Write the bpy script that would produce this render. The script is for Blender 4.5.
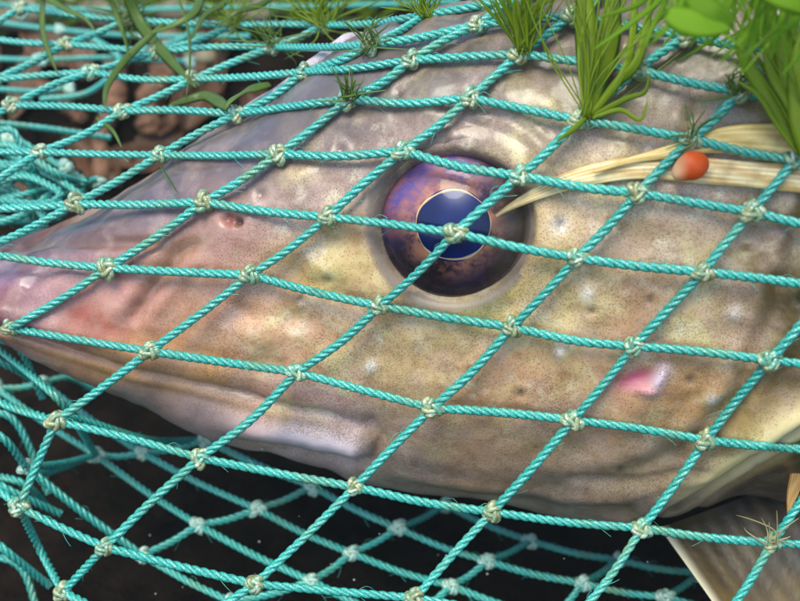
import bpy, bmesh, math, random
import numpy as np
from mathutils import Vector, Matrix
from mathutils.bvhtree import BVHTree

for o in list(bpy.data.objects):
    bpy.data.objects.remove(o)
scene = bpy.context.scene
C = scene.collection
rnd = random.Random(7)
nrs = np.random.RandomState(11)
S = 0.001                       # everything below is laid out in millimetres

# ------------------------------------------------------------------ camera
PITCH = math.radians(28)
FPX = 1162.0                    # focal length in photo pixels (photo is 800 x 601)
CAM = np.array([0.0, -240.0, 215.0])
RIGHT = np.array([1.0, 0, 0])
UP = np.array([0, math.sin(PITCH), math.cos(PITCH)])
FWD = np.array([0, math.cos(PITCH), -math.sin(PITCH)])
cd = bpy.data.cameras.new('camera')
cam = bpy.data.objects.new('camera', cd)
C.objects.link(cam)
cam.location = CAM * S
cam.rotation_euler = (math.pi / 2 - PITCH, 0, 0)
cd.sensor_width = 36.0
cd.lens = 36.0 * FPX / 800.0
cd.clip_start = 0.005
cd.clip_end = 200
cd.dof.use_dof = True
cd.dof.focus_distance = 0.238
cd.dof.aperture_fstop = 17.0
scene.camera = cam

# ------------------------------------------------------------------ light
SUN_EL, SUN_AZ = 65, 208        # azimuth measured clockwise from +Y
world = bpy.data.worlds.new('World')
scene.world = world
world.use_nodes = True
wn = world.node_tree
wn.nodes.clear()
sky = wn.nodes.new('ShaderNodeTexSky')
sky.sky_type = 'NISHITA'
sky.sun_disc = False
sky.sun_elevation = math.radians(SUN_EL)
sky.sun_rotation = math.radians(SUN_AZ)
bg = wn.nodes.new('ShaderNodeBackground')
bg.inputs['Strength'].default_value = 0.125
wo = wn.nodes.new('ShaderNodeOutputWorld')
wn.links.new(sky.outputs[0], bg.inputs['Color'])
wn.links.new(bg.outputs[0], wo.inputs['Surface'])
sd = bpy.data.lights.new('sun', 'SUN')
sd.energy = 1.5
sd.angle = math.radians(32)
sd.color = (1.0, 0.97, 0.82)
sun = bpy.data.objects.new('sun', sd)
C.objects.link(sun)
az, el = math.radians(SUN_AZ), math.radians(SUN_EL)
sdir = Vector((math.sin(az) * math.cos(el), math.cos(az) * math.cos(el), math.sin(el)))
sun.rotation_euler = (-sdir).to_track_quat('-Z', 'Y').to_euler()
sun.location = sdir * 2
vs = scene.view_settings
vs.view_transform = 'Standard'
vs.look = 'None'
vs.gamma = 1
vs.use_curve_mapping = False
vs.exposure = 1.38
scene.render.resolution_x, scene.render.resolution_y = 1024, 769


# ------------------------------------------------------------------ helpers
def at(px, py, d):
    """point (mm) seen at a photo pixel at a depth d (mm)"""
    return CAM + d * (FWD + RIGHT * (px - 400) / FPX + UP * (300.5 - py) / FPX)


def project(P):
    q = P - CAM
    d = q @ FWD
    return 400 + FPX * (q @ RIGHT) / d, 300.5 - FPX * (q @ UP) / d, d


def lin(c):
    c = np.asarray(c, float) / 255.0
    return np.where(c <= 0.04045, c / 12.92, ((c + 0.055) / 1.055) ** 2.4)


def mesh_obj(name, verts, faces, mat, parent=None, smooth=True, origin=None, colors=None):
    v = np.asarray(verts, float)
    org = np.zeros(3) if origin is None else np.asarray(origin, float)
    me = bpy.data.meshes.new(name)
    me.from_pydata(((v - org) * S).tolist(), [], faces if isinstance(faces, list) else faces.tolist())
    if smooth:
        me.polygons.foreach_set('use_smooth', np.ones(len(me.polygons), bool))
    if colors is not None:
        ca = me.color_attributes.new('tint', 'FLOAT_COLOR', 'POINT')
        ca.data.foreach_set('color', np.asarray(colors, np.float32).ravel())
    me.materials.append(mat)
    o = bpy.data.objects.new(name, me)
    C.objects.link(o)
    po = np.zeros(3)
    if parent is not None:
        o.parent = parent
        po = np.array(parent['_o'])
    o.location = (org - po) * S
    o['_o'] = org.tolist()
    return o


def empty(name, loc, label, cat, group=None):
    o = bpy.data.objects.new(name, None)
    C.objects.link(o)
    o.empty_display_size = 0.01
    o.location = np.asarray(loc) * S
    o['_o'] = [float(t) for t in loc]
    return tag(o, label, cat, group)


def tag(o, label, cat, group=None):
    o['label'] = label
    o['category'] = cat
    if group:
        o['group'] = group
    return o


def frames(P):
    """tangent / normal / binormal along a polyline (parallel transport)"""
    T = np.gradient(P, axis=0)
    T /= np.linalg.norm(T, axis=1)[:, None] + 1e-12
    a = np.array([0, 0, 1.0])
    if abs(T[0] @ a) > 0.9:
        a = np.array([1.0, 0, 0])
    n = np.cross(T[0], a)
    n /= np.linalg.norm(n)
    N = [n]
    for i in range(1, len(P)):
        n = N[-1] - T[i] * (N[-1] @ T[i])
        N.append(n / (np.linalg.norm(n) + 1e-12))
    N = np.array(N)
    return T, N, np.cross(T, N)


def resample(P, n):
    P = np.asarray(P, float)
    if len(P) > 2:
        Q = np.vstack([2 * P[0] - P[1], P, 2 * P[-1] - P[-2]])
        out = []
        for i in range(1, len(Q) - 2):
            p0, p1, p2, p3 = Q[i - 1:i + 3]
            for t in np.linspace(0, 1, 12, endpoint=False):
                out.append(0.5 * ((2 * p1) + (-p0 + p2) * t + (2 * p0 - 5 * p1 + 4 * p2 - p3) * t ** 2
                                  + (-p0 + 3 * p1 - 3 * p2 + p3) * t ** 3))
        out.append(P[-1])
        P = np.array(out)
    L = np.concatenate([[0], np.cumsum(np.linalg.norm(np.diff(P, axis=0), axis=1))])
    s = np.linspace(0, L[-1], n)
    return np.stack([np.interp(s, L, P[:, k]) for k in range(P.shape[1])], 1)


def tube(P, rad, k=6, cap=True, squash=None, frame=None):
    """tube along P; rad scalar or array; squash flattens along the binormal"""
    n = len(P)
    rad = np.broadcast_to(np.asarray(rad, float), (n,))
    T, N, B = frame if frame is not None else frames(P)
    a = np.linspace(0, 2 * math.pi, k, endpoint=False)
    sq = 1.0 if squash is None else squash
    V = (P[:, None, :] + rad[:, None, None] * (np.cos(a)[None, :, None] * N[:, None, :]
                                               + sq * np.sin(a)[None, :, None] * B[:, None, :])).reshape(-1, 3)
    i = np.arange(n - 1)[:, None] * k
    j = np.arange(k)[None, :]
    j2 = (j + 1) % k
    F = np.stack([i + j, i + j2, i + k + j2, i + k + j], -1).reshape(-1, 4).tolist()
    if cap:
        F.append(list(range(k))[::-1])
        F.append(list(range((n - 1) * k, n * k)))
    return V, F


def join(parts):
    V, F, off = [], [], 0
    for v, f in parts:
        V.append(v)
        F += [[q + off for q in g] for g in f]
        off += len(v)
    return np.vstack(V), F


def vnoise(x, y, seed=0):
    """smooth 2D value noise in -1..1"""
    xi, yi = np.floor(x).astype(np.int64), np.floor(y).astype(np.int64)
    fx, fy = x - xi, y - yi
    fx, fy = fx * fx * (3 - 2 * fx), fy * fy * (3 - 2 * fy)

    def h(a, b):
        n = (a * 374761393 + b * 668265263 + seed * 1442695041) & 0x7fffffff
        n = ((n ^ (n >> 13)) * 1274126177) & 0x7fffffff
        return ((n ^ (n >> 16)) & 0xffff) / 32767.5 - 1
    return (h(xi, yi) * (1 - fx) + h(xi + 1, yi) * fx) * (1 - fy) + (h(xi, yi + 1) * (1 - fx) + h(xi + 1, yi + 1) * fx) * fy


# ------------------------------------------------------------------ materials
class NT:
    def __init__(self, name):
        self.m = bpy.data.materials.new(name)
        self.m.use_nodes = True
        self.t = self.m.node_tree
        self.t.nodes.clear()
        self.out = self.n('ShaderNodeOutputMaterial')

    def n(self, typ, ins=None, **kw):
        nd = self.t.nodes.new(typ)
        for k, v in kw.items():
            setattr(nd, k, v)
        for k, v in (ins or {}).items():
            if isinstance(v, bpy.types.NodeSocket):
                self.t.links.new(v, nd.inputs[k])
            else:
                nd.inputs[k].default_value = v
        return nd

    def surf(self, sock):
        self.t.links.new(sock, self.out.inputs['Surface'])

    def noise(self, vec, scale, detail=3, rough=0.55, dist=0.0):
        return self.n('ShaderNodeTexNoise', {'Vector': vec, 'Scale': scale, 'Detail': detail, 'Roughness': rough,
                                             'Distortion': dist}).outputs['Fac']

    def ramp(self, fac, stops, interp='LINEAR'):
        r = self.n('ShaderNodeValToRGB', {'Fac': fac})
        cr = r.color_ramp
        cr.interpolation = interp
        while len(cr.elements) < len(stops):
            cr.elements.new(0.5)
        for e, (p, c) in zip(cr.elements, stops):
            e.position = p
            e.color = (c, c, c, 1) if isinstance(c, (int, float)) else (*c, 1)
        return r.outputs['Color']

    def mix(self, fac, a, b, mode='MIX'):
        m = self.n('ShaderNodeMix', data_type='RGBA', blend_type=mode)
        for idx, v in ((0, fac), (6, a), (7, b)):
            if isinstance(v, bpy.types.NodeSocket):
                self.t.links.new(v, m.inputs[idx])
            elif idx == 0:
                m.inputs[0].default_value = v
            else:
                m.inputs[idx].default_value = (*v, 1)
        return m.outputs[2]

    def bump(self, h, strength, dist):
        return self.n('ShaderNodeBump', {'Height': h, 'Strength': strength, 'Distance': dist}).outputs['Normal']

    def obj(self):
        return self.n('ShaderNodeTexCoord').outputs['Object']

    def robj(self):
        q_ = self.n('ShaderNodeObjectInfo').outputs['Random']
        k_ = self.n('ShaderNodeVectorMath', {0: q_, 1: (3.0, 5.0, 7.0)}, operation='MULTIPLY').outputs[0]
        return self.n('ShaderNodeVectorMath', {0: self.obj(), 1: k_}, operation='ADD').outputs[0]


def mat_skin():
    t = NT('pike_skin')
    co = t.obj()
    vc = t.n('ShaderNodeVertexColor', layer_name='tint')
    base, mask = vc.outputs['Color'], vc.outputs['Alpha']

    def mk(f):
        return t.n('ShaderNodeMath', {0: f, 1: mask}, operation='MULTIPLY').outputs[0]
    m2 = t.n('ShaderNodeMath', {0: mask, 1: 6.0}, operation='MULTIPLY', use_clamp=True).outputs[0]

    def mk2(f):
        return t.n('ShaderNodeMath', {0: f, 1: m2}, operation='MULTIPLY').outputs[0]
    # olive / pale mottling
    n1 = t.noise(co, 100, 4, 0.6, 0.5)
    c = t.mix(mk(t.ramp(n1, [(0.50, 0.0), (0.68, 0.7)])), base, (0.66, 0.55, 0.25), 'MIX')
    n3 = t.noise(t.n('ShaderNodeVectorMath', {0: co, 1: (3.1, 1.7, 0.4)}, operation='ADD').outputs[0], 120, 3, 0.55, 0.3)
    c = t.mix(mk2(t.ramp(n3, [(0.48, 0.0), (0.66, 0.4)])), c, (0.50, 0.34, 0.28))
    n2 = t.noise(co, 240, 4, 0.65, 0.3)
    c = t.mix(mk2(t.ramp(n2, [(0.48, 0.0), (0.67, 0.55)])), c, t.mix(1.0, c, (0.62, 0.52, 0.40), 'MULTIPLY'))
    n4 = t.noise(t.n('ShaderNodeVectorMath', {0: co, 1: (7.1, 2.7, 5.4)}, operation='ADD').outputs[0], 170, 4, 0.6)
    c = t.mix(mk(t.ramp(n4, [(0.56, 0.0), (0.74, 0.6)])), c, (0.78, 0.69, 0.48))
    # two sizes of dark pigment dots
    nd = t.n('ShaderNodeTexNoise', {'Vector': co, 'Scale': 900.0, 'Detail': 1.0})
    warp = t.n('ShaderNodeMixRGB', {'Fac': 0.0006, 'Color1': co, 'Color2': nd.outputs['Color']}, blend_type='ADD').outputs[0]
    dens = t.noise(co, 75, 2)
    for sc, lo, hi, k in ((2800.0, 0.25, 0.50, 0.55), (1700.0, 0.16, 0.36, 0.42), (620.0, 0.06, 0.15, 0.4)):
        v = t.n('ShaderNodeTexVoronoi', {'Vector': warp, 'Scale': sc, 'Randomness': 1.0})
        dot = t.ramp(v.outputs['Distance'], [(lo, 1.0), (hi, 0.0)])
        cell = t.n('ShaderNodeSeparateColor', {'Color': v.outputs['Color']}).outputs[0]
        gate = t.n('ShaderNodeMath', {0: cell, 1: t.ramp(dens, [(0.36, 0.25), (0.6, 0.95)])}, operation='LESS_THAN').outputs[0]
        f = t.n('ShaderNodeMath', {0: dot, 1: gate}, operation='MULTIPLY').outputs[0]
        f = t.n('ShaderNodeMath', {0: f, 1: k}, operation='MULTIPLY').outputs[0]
        c = t.mix(mk2(f), c, (0.09, 0.058, 0.042))
    h = t.n('ShaderNodeMath', {0: t.noise(co, 420, 3, 0.6), 1: t.n('ShaderNodeMath', {0: t.noise(co, 1800, 2), 1: 0.25}, operation='MULTIPLY').outputs[0]}, operation='ADD').outputs[0]
    p = t.n('ShaderNodeBsdfPrincipled', {'Base Color': c, 'Roughness': t.ramp(t.noise(co, 260, 3), [(0.3, 0.34), (0.7, 0.52)]),
                                         'Specular IOR Level': 0.45, 'Coat Weight': 0.3, 'Coat Roughness': 0.16,
                                         'Normal': t.bump(h, 0.22, 0.0006)})
    t.surf(p.outputs[0])
    return t.m


def mat_twine(name, deep, pale):
    t = NT(name)
    co = t.robj()
    r = t.n('ShaderNodeObjectInfo').outputs['Random']
    col = t.mix(t.noise(co, 160, 2), deep, pale)
    col = t.mix(t.ramp(t.noise(co, 2600, 2), [(0.50, 0.0), (0.70, 0.5)]), col, (0.38, 0.76, 0.64))  # pale flecks also paint strand highlights into the twine's colour
    col = t.mix(t.ramp(t.noise(co, 95, 3), [(0.53, 0.0), (0.72, 0.65)]), col, (0.15, 0.25, 0.09))
    col = t.mix(t.n('ShaderNodeMath', {0: r, 1: 0.35}, operation='MULTIPLY').outputs[0], col, (0.006, 0.24, 0.19))
    p = t.n('ShaderNodeBsdfPrincipled', {'Base Color': col, 'Roughness': 0.22, 'Specular IOR Level': 1.0,
                                         'Normal': t.bump(t.noise(co, 3200, 2), 0.6, 0.0003)})
    t.surf(p.outputs[0])
    return t.m


def mat_knot(name='knot_twine', clean=0.0):
    t = NT(name)
    co = t.robj()
    r = t.n('ShaderNodeObjectInfo').outputs['Random']
    col = t.mix(t.ramp(t.noise(co, 330, 2), [(0.38, 0.0), (0.62, 1.0)]), (0.06, 0.32, 0.22), (0.30, 0.34, 0.15))
    col = t.mix(t.ramp(t.noise(co, 800, 2), [(0.53, 0.0), (0.68, 0.9)]), col, (0.62, 0.68, 0.50))
    col = t.mix(t.ramp(t.noise(t.n('ShaderNodeVectorMath', {0: co, 1: (1.3, 2.2, 0.7)}, operation='ADD').outputs[0], 600, 2), [(0.52, 0.0), (0.66, 0.7)]), col, (0.12, 0.10, 0.035))
    col = t.mix(t.n('ShaderNodeMath', {0: r, 1: 0.55}, operation='MULTIPLY').outputs[0], col, (0.20, 0.19, 0.06))
    if clean:
        col = t.mix(clean, col, (0.42, 0.68, 0.56))
    p = t.n('ShaderNodeBsdfPrincipled', {'Base Color': col, 'Roughness': 0.2, 'Specular IOR Level': 1.0,
                                         'Normal': t.bump(t.noise(co, 2200, 2), 0.6, 0.0003)})
    t.surf(p.outputs[0])
    return t.m


def mat_leaf(name, a, b, scale=150, transl=0.35, rough=0.4):
    t = NT(name)
    co = t.robj()
    r = t.n('ShaderNodeObjectInfo').outputs['Random']
    col = t.mix(t.noise(co, scale, 3), a, b)
    col = t.mix(t.n('ShaderNodeMath', {0: r, 1: 0.4}, operation='MULTIPLY').outputs[0], col, tuple(0.55 * x for x in a))
    p = t.n('ShaderNodeBsdfPrincipled', {'Base Color': col, 'Roughness': rough, 'Specular IOR Level': 0.4})
    tr = t.n('ShaderNodeBsdfTranslucent', {'Color': col})
    t.surf(t.n('ShaderNodeMixShader', {0: transl, 1: p.outputs[0], 2: tr.outputs[0]}).outputs[0])
    return t.m


def mat_plain(name, a, b, scale, rough=0.6, bump=0.4, bd=0.001, spec=0.4, detail=5):
    t = NT(name)
    co = t.obj()
    n = t.noise(co, scale, detail, 0.6)
    col = t.mix(t.ramp(n, [(0.35, 0.0), (0.65, 1.0)]), a, b)
    p = t.n('ShaderNodeBsdfPrincipled', {'Base Color': col, 'Roughness': rough, 'Specular IOR Level': spec,
                                         'Normal': t.bump(t.noise(co, scale * 2.5, 4), bump, bd)})
    t.surf(p.outputs[0])
    return t.m


def mat_reed(name='dry_reed', dark=1.0):
    """straw with long fibres: the tint attribute carries the fibre colour"""
    t = NT(name)
    co = t.obj()
    base = t.n('ShaderNodeVertexColor', layer_name='tint').outputs['Color']
    col = t.mix(t.ramp(t.noise(co, 260, 4), [(0.5, 0.0), (0.75, 0.6)]), base, (0.30, 0.20, 0.07))
    p = t.n('ShaderNodeBsdfPrincipled', {'Base Color': col, 'Roughness': 0.4, 'Specular IOR Level': 0.5,
                                         'Normal': t.bump(t.noise(co, 900, 3), 0.3, 0.0004)})
    tr = t.n('ShaderNodeBsdfTranslucent', {'Color': col})
    t.surf(t.n('ShaderNodeMixShader', {0: 0.15, 1: p.outputs[0], 2: tr.outputs[0]}).outputs[0])
    return t.m


def mat_iris():
    t = NT('iris')
    co = t.obj()
    sep = t.n('ShaderNodeSeparateXYZ', {'Vector': co})
    n = t.noise(co, 230, 6, 0.72, 1.2)
    n2 = t.noise(co, 110, 3, 0.5, 0.3)
    col = t.mix(t.ramp(n, [(0.35, 0.0), (0.62, 1.0)]), (0.008, 0.004, 0.007), (0.06, 0.024, 0.035))
    col = t.mix(t.ramp(n2, [(0.50, 0.0), (0.64, 0.5)]), col, (0.04, 0.03, 0.10))
    # upper front quarter of the iris is painted paler, pink and violet
    fr = t.n('ShaderNodeMath', {0: sep.outputs['X'], 1: -0.75}, operation='MULTIPLY').outputs[0]
    fr = t.n('ShaderNodeMath', {0: fr, 1: sep.outputs['Y']}, operation='ADD').outputs[0]
    fr = t.n('ShaderNodeMapRange', {'Value': fr, 'From Min': 0.001, 'From Max': 0.014}).outputs[0]
    pk = t.mix(t.ramp(n, [(0.4, 0.0), (0.6, 1.0)]), (0.14, 0.10, 0.34), (0.42, 0.15, 0.16))
    col = t.mix(t.n('ShaderNodeMath', {0: fr, 1: 0.85}, operation='MULTIPLY').outputs[0], col, pk)
    # hind part brown gold
    bk = t.n('ShaderNodeMapRange', {'Value': sep.outputs['X'], 'From Min': 0.0065, 'From Max': 0.0135}).outputs[0]
    col = t.mix(t.n('ShaderNodeMath', {0: bk, 1: 0.8}, operation='MULTIPLY').outputs[0], col, (0.13, 0.085, 0.035))
    # coppery inner margin round the pupil
    flat = t.n('ShaderNodeCombineXYZ', {'X': sep.outputs['X'], 'Y': sep.outputs['Y']}).outputs[0]
    rad = t.n('ShaderNodeVectorMath', {0: flat}, operation='LENGTH').outputs['Value']
    inn = t.n('ShaderNodeMapRange', {'Value': rad, 'From Min': 0.0118, 'From Max': 0.0074}).outputs[0]
    inn = t.n('ShaderNodeMath', {0: inn, 1: t.ramp(t.noise(co, 240, 4, 0.7), [(0.44, 0.0), (0.58, 1.0)])}, operation='MULTIPLY').outputs[0]
    col = t.mix(inn, col, (0.50, 0.20, 0.10))
    p = t.n('ShaderNodeBsdfPrincipled', {'Base Color': col, 'Roughness': 0.4, 'Specular IOR Level': 0.3,
                                         'Normal': t.bump(n, 0.4, 0.0006)})
    t.surf(p.outputs[0])
    return t.m


def mat_clear(name, w=0.06):
    t = NT(name)
    lw = t.n('ShaderNodeFresnel', {'IOR': 1.26})
    tr = t.n('ShaderNodeBsdfTransparent', {'Color': (0.97, 0.97, 0.99, 1)})
    gl = t.n('ShaderNodeBsdfGlossy', {'Color': (1, 1, 1, 1), 'Roughness': 0.06})
    t.surf(t.n('ShaderNodeMixShader', {0: lw.outputs[0], 1: tr.outputs[0], 2: gl.outputs[0]}).outputs[0])
    return t.m


def mat_lid():
    t = NT('clear_eyelid')
    co = t.obj()
    tr = t.n('ShaderNodeBsdfTransparent', {'Color': (0.95, 0.95, 0.97, 1)})
    p = t.n('ShaderNodeBsdfPrincipled', {'Base Color': t.mix(t.noise(co, 160, 4), (0.12, 0.085, 0.05), (0.26, 0.21, 0.18)), 'Roughness': 0.4})
    flat = t.n('ShaderNodeVectorMath', {0: co, 1: (1, 1, 0)}, operation='MULTIPLY').outputs[0]
    rad = t.n('ShaderNodeVectorMath', {0: flat}, operation='LENGTH').outputs['Value']
    rr_ = t.n('ShaderNodeMapRange', {'Value': rad, 'From Min': 70 * 0.2 * S, 'From Max': 90 * 0.2 * S}).outputs[0]
    f = t.ramp(rr_, [(0.0, 0.0), (0.45, 0.6), (0.62, 0.6), (0.9, 0.0)])
    t.surf(t.n('ShaderNodeMixShader', {0: f, 1: tr.outputs[0], 2: p.outputs[0]}).outputs[0])
    return t.m


def mat_tint(name, rough=0.4, spec=0.5, transl=0.0, bscale=600):
    t = NT(name)
    co = t.obj()
    base = t.n('ShaderNodeVertexColor', layer_name='tint').outputs['Color']
    p = t.n('ShaderNodeBsdfPrincipled', {'Base Color': base, 'Roughness': rough, 'Specular IOR Level': spec,
                                         'Normal': t.bump(t.noise(co, bscale, 3), 0.3, 0.0004)})
    if transl:
        tr = t.n('ShaderNodeBsdfTranslucent', {'Color': base})
        t.surf(t.n('ShaderNodeMixShader', {0: transl, 1: p.outputs[0], 2: tr.outputs[0]}).outputs[0])
    else:
        t.surf(p.outputs[0])
    return t.m


M = dict(
    skin=mat_skin(),
    twine=mat_twine('teal_twine', (0.004, 0.25, 0.19), (0.018, 0.42, 0.34)),
    knot=mat_knot(),
    knot_clean=mat_knot('clean_knot_twine', 0.6),
    weed=mat_leaf('green_weed', (0.20, 0.33, 0.006), (0.38, 0.50, 0.025), 150, 0.6),
    thread=mat_leaf('frayed_thread', (0.30, 0.28, 0.10), (0.45, 0.42, 0.22), 200, 0.2),
    weed_soft=mat_leaf('soft_weed', (0.26, 0.50, 0.012), (0.44, 0.66, 0.05), 60, 0.75, 0.7),
    weed_dark=mat_leaf('olive_weed', (0.06, 0.13, 0.012), (0.16, 0.24, 0.04)),
    reed=mat_reed(),
    iris=mat_iris(),
    cornea=mat_clear('cornea'),
    lid=mat_lid(),
    pupil=mat_plain('pupil', (0.003, 0.007, 0.045), (0.005, 0.022, 0.15), 90, 0.3, 0.0, 0.001, 0.25),  # blue of the reflected sky is put into the pupil's colour
    gold=mat_plain('pupil_rim', (0.66, 0.40, 0.15), (0.80, 0.60, 0.36), 250, 0.3, 0.1),
    mud=mat_plain('dark_mud', (0.003, 0.0025, 0.002), (0.014, 0.009, 0.006), 60, 0.95, 0.8, 0.004, 0.03),
    leaf_brown=mat_leaf('dead_leaf', (0.06, 0.026, 0.012), (0.17, 0.075, 0.028), 90, 0.1, 0.6),
    bark=mat_plain('bark', (0.07, 0.032, 0.018), (0.27, 0.13, 0.065), 110, 0.7, 0.9, 0.002),
    stone=mat_plain('pale_stone', (0.12, 0.10, 0.06), (0.26, 0.22, 0.13), 90, 0.7, 0.5, 0.001),
    orange=mat_tint('orange_jelly', 0.5, 0.4, 0.35, 500),
    fin=mat_tint('fin_skin', 0.4, 0.5, 0.15, 500),
    speck=mat_plain('pale_speck', (0.5, 0.5, 0.45), (0.7, 0.7, 0.65), 100, 0.6, 0.0),
)


# ------------------------------------------------------------------ lake bed
def ground_z(x, y):
    yc = y - CAM[1]                                     # distance in front of the camera
    s = np.clip((yc - 325) / 150.0, 0, 1)
    z = 135 * (s * s * (3 - 2 * s)) + np.clip(yc - 475, 0, 600) * 0.10
    z = z + 5.0 * vnoise(x / 45, y / 45, 3) + 2.2 * vnoise(x / 15, y / 15, 4) + 20 * vnoise(x / 400, y / 400, 5) * s
    return z


def axis_pts(lo, hi, flo, fhi, fine, coarse):
    a = list(np.arange(flo, fhi, fine))
    left, st, p = [], fine, flo
    while p > lo:
        st *= coarse
        p -= st
        left.append(p)
    right, st, p = [], fine, a[-1]
    while p < hi:
        st *= coarse
        p += st
        right.append(p)
    return np.array(left[::-1] + a + right)


gx = axis_pts(-60000, 60000, -220, 260, 5.0, 1.25)
gy = axis_pts(-60000, 60000, -160, 420, 5.0, 1.25)
GX, GY = np.meshgrid(gx, gy)
GZ = ground_z(GX, GY)
gv = np.stack([GX, GY, GZ], -1).reshape(-1, 3)
nx, ny = len(gx), len(gy)
ii, jj = np.meshgrid(np.arange(nx - 1), np.arange(ny - 1))
q = (jj * nx + ii).ravel()
gf = np.stack([q, q + 1, q + nx + 1, q + nx], -1)
ground = mesh_obj('ground', gv, gf, M['mud'])
ground['kind'] = 'structure'
GB = BVHTree.FromPolygons(gv.tolist(), gf.tolist())


def ground_hit(px, py):
    d = at(px, py, 1.0) - CAM
    h = GB.ray_cast(Vector(CAM), Vector(d))
    return np.array(h[0]), np.array(h[1])


# ------------------------------------------------------------------ pike
DC = 272.0
PXMM = DC / FPX                     # mm per pixel in the fish's median plane
top_c = [(-46, 292), (-40, 270), (-20, 255), (0, 247), (50, 230), (115, 199), (168, 163), (200, 141), (252, 118), (290, 92),
         (330, 62), (370, 38), (414, 24), (470, 8), (550, -14), (650, -36), (800, -60), (1000, -75), (1500, -70),
         (2200, 20), (2700, 120), (3000, 160)]
bot_c = [(-46, 292), (-40, 312), (-20, 328), (0, 337), (20, 347), (52, 368), (105, 397), (147, 418), (185, 442), (217, 457),
         (260, 470), (330, 489), (375, 501), (470, 516), (540, 525), (640, 533), (720, 536), (800, 538), (1000, 540),
         (1500, 520), (2200, 430), (2700, 340), (3000, 320)]
wid_c = [(-46, 0.5), (-40, 7), (-20, 13), (0, 17), (60, 22), (150, 26), (250, 31), (350, 37), (450, 42), (600, 48), (800, 54),
         (1000, 56), (1500, 55), (2200, 38), (2700, 17), (3000, 9)]
ROLL = math.radians(20)


def curve(tab, x):
    a = np.array(tab, float)
    xs, ys = a[:, 0], a[:, 1]
    m = np.gradient(ys, xs)
    i = np.clip(np.searchsorted(xs, x) - 1, 0, len(xs) - 2)
    h = xs[i + 1] - xs[i]
    t = (x - xs[i]) / h
    return ((2 * t ** 3 - 3 * t ** 2 + 1) * ys[i] + (t ** 3 - 2 * t ** 2 + t) * h * m[i]
            + (-2 * t ** 3 + 3 * t ** 2) * ys[i + 1] + (t ** 3 - t ** 2) * h * m[i + 1])


st = np.concatenate([np.linspace(-46, -38, 10, endpoint=False), np.arange(-38, 960, 1.9), np.arange(960, 3000, 24), [3000]])
NT_ = 420
phi = np.linspace(-math.pi / 2, 1.5 * math.pi, NT_, endpoint=False)      # 0 = near side, pi/2 = top, pi = far side
tp = np.interp(st, *np.array(top_c, float).T) * 0.25 + curve(top_c, st) * 0.75
bt = np.interp(st, *np.array(bot_c, float).T) * 0.25 + curve(bot_c, st) * 0.75
bt = bt - np.interp(st, [0, 60, 220, 700, 1000], [0, 4, 14, 14, 0])
wd = np.maximum(curve(wid_c, st), 0.3)
NEXP = 2.35
sa, ca = np.sin(phi), np.cos(phi)
half = np.maximum((bt - tp) / 2 * PXMM, 0.3)
mid = (tp + bt) / 2
PT = np.zeros((len(st), NT_, 3))
for k in range(len(st)):
    a = half[k]
    for _ in range(6):                                   # section height so that the rolled section spans the contour
        r = (np.abs(sa / a) ** NEXP + np.abs(ca / wd[k]) ** NEXP) ** (-1 / NEXP)
        v = r * sa * math.cos(ROLL) - r * ca * math.sin(ROLL)
        a *= half[k] / v.max()
        a = max(a, 0.2)
    r = (np.abs(sa / a) ** NEXP + np.abs(ca / wd[k]) ** NEXP) ** (-1 / NEXP)
    lv, lw = r * sa, r * ca
    v = lv * math.cos(ROLL) - lw * math.sin(ROLL)         # near side turns down, the crown turns to the camera
    w = lv * math.sin(ROLL) + lw * math.cos(ROLL)
    dc = DC + 6.0 * math.exp(-((st[k] - 300) / 260.0) ** 2) - 4 + max(0, st[k] - 900) * 0.02
    x0 = (st[k] - 400) * PXMM
    v0 = (300.5 - mid[k]) * PXMM
    PT[k] = CAM + FWD * dc + RIGHT * x0 + UP * v0 + UP * v[:, None] - FWD * w[:, None]


def grid_normals(P):
    du = np.gradient(P, axis=0)
    dv = (np.roll(P, -1, 1) - np.roll(P, 1, 1))
    n = np.cross(du, dv)
    n /= np.linalg.norm(n, axis=2)[..., None] + 1e-9
    return n


NRM = grid_normals(PT)
c0 = PT.mean(axis=1, keepdims=True)
if ((PT - c0) * NRM).sum() < 0:
    NRM = -NRM
# features are laid out once, on the near side; the far side mirrors them
mirror = (NT_ // 2 - np.arange(NT_)) % NT_
near = ca > -1e-9
pxg, pyg, _ = project(PT.reshape(-1, 3))
pxg, pyg = pxg.reshape(PT.shape[:2]), pyg.reshape(PT.shape[:2])
sx, sy = pxg.copy(), pyg.copy()
sx[:, ~near] = pxg[:, mirror][:, ~near]
sy[:, ~near] = pyg[:, mirror][:, ~near]


def dline(pts):
    """distance (photo pixels) to a polyline and position along it"""
    P = np.array(pts, float)
    best = np.full(sx.shape, 1e9)
    along = np.zeros(sx.shape)
    sign = np.zeros(sx.shape)
    n = len(P) - 1
    for i in range(n):
        a, b = P[i], P[i + 1]
        ab = b - a
        L2 = ab @ ab
        t = np.clip(((sx - a[0]) * ab[0] + (sy - a[1]) * ab[1]) / L2, 0, 1)
        dx, dy = sx - a[0] - t * ab[0], sy - a[1] - t * ab[1]
        d = np.hypot(dx, dy)
        m = d < best
        best = np.where(m, d, best)
        along = np.where(m, (i + t) / n, along)
        sign = np.where(m, np.sign(ab[0] * dy - ab[1] * dx), sign)      # + = below a line that runs to the right
    return best, along, sign


def g(d, s):
    return np.exp(-(d / s) ** 2)


def spot(x, y, rx, ry=None, ang=0):
    ry = ry or rx
    c_, s_ = math.cos(math.radians(ang)), math.sin(math.radians(ang))
    u = (sx - x) * c_ + (sy - y) * s_
    w = -(sx - x) * s_ + (sy - y) * c_
    return np.exp(-((u / rx) ** 2 + (w / ry) ** 2))


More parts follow.
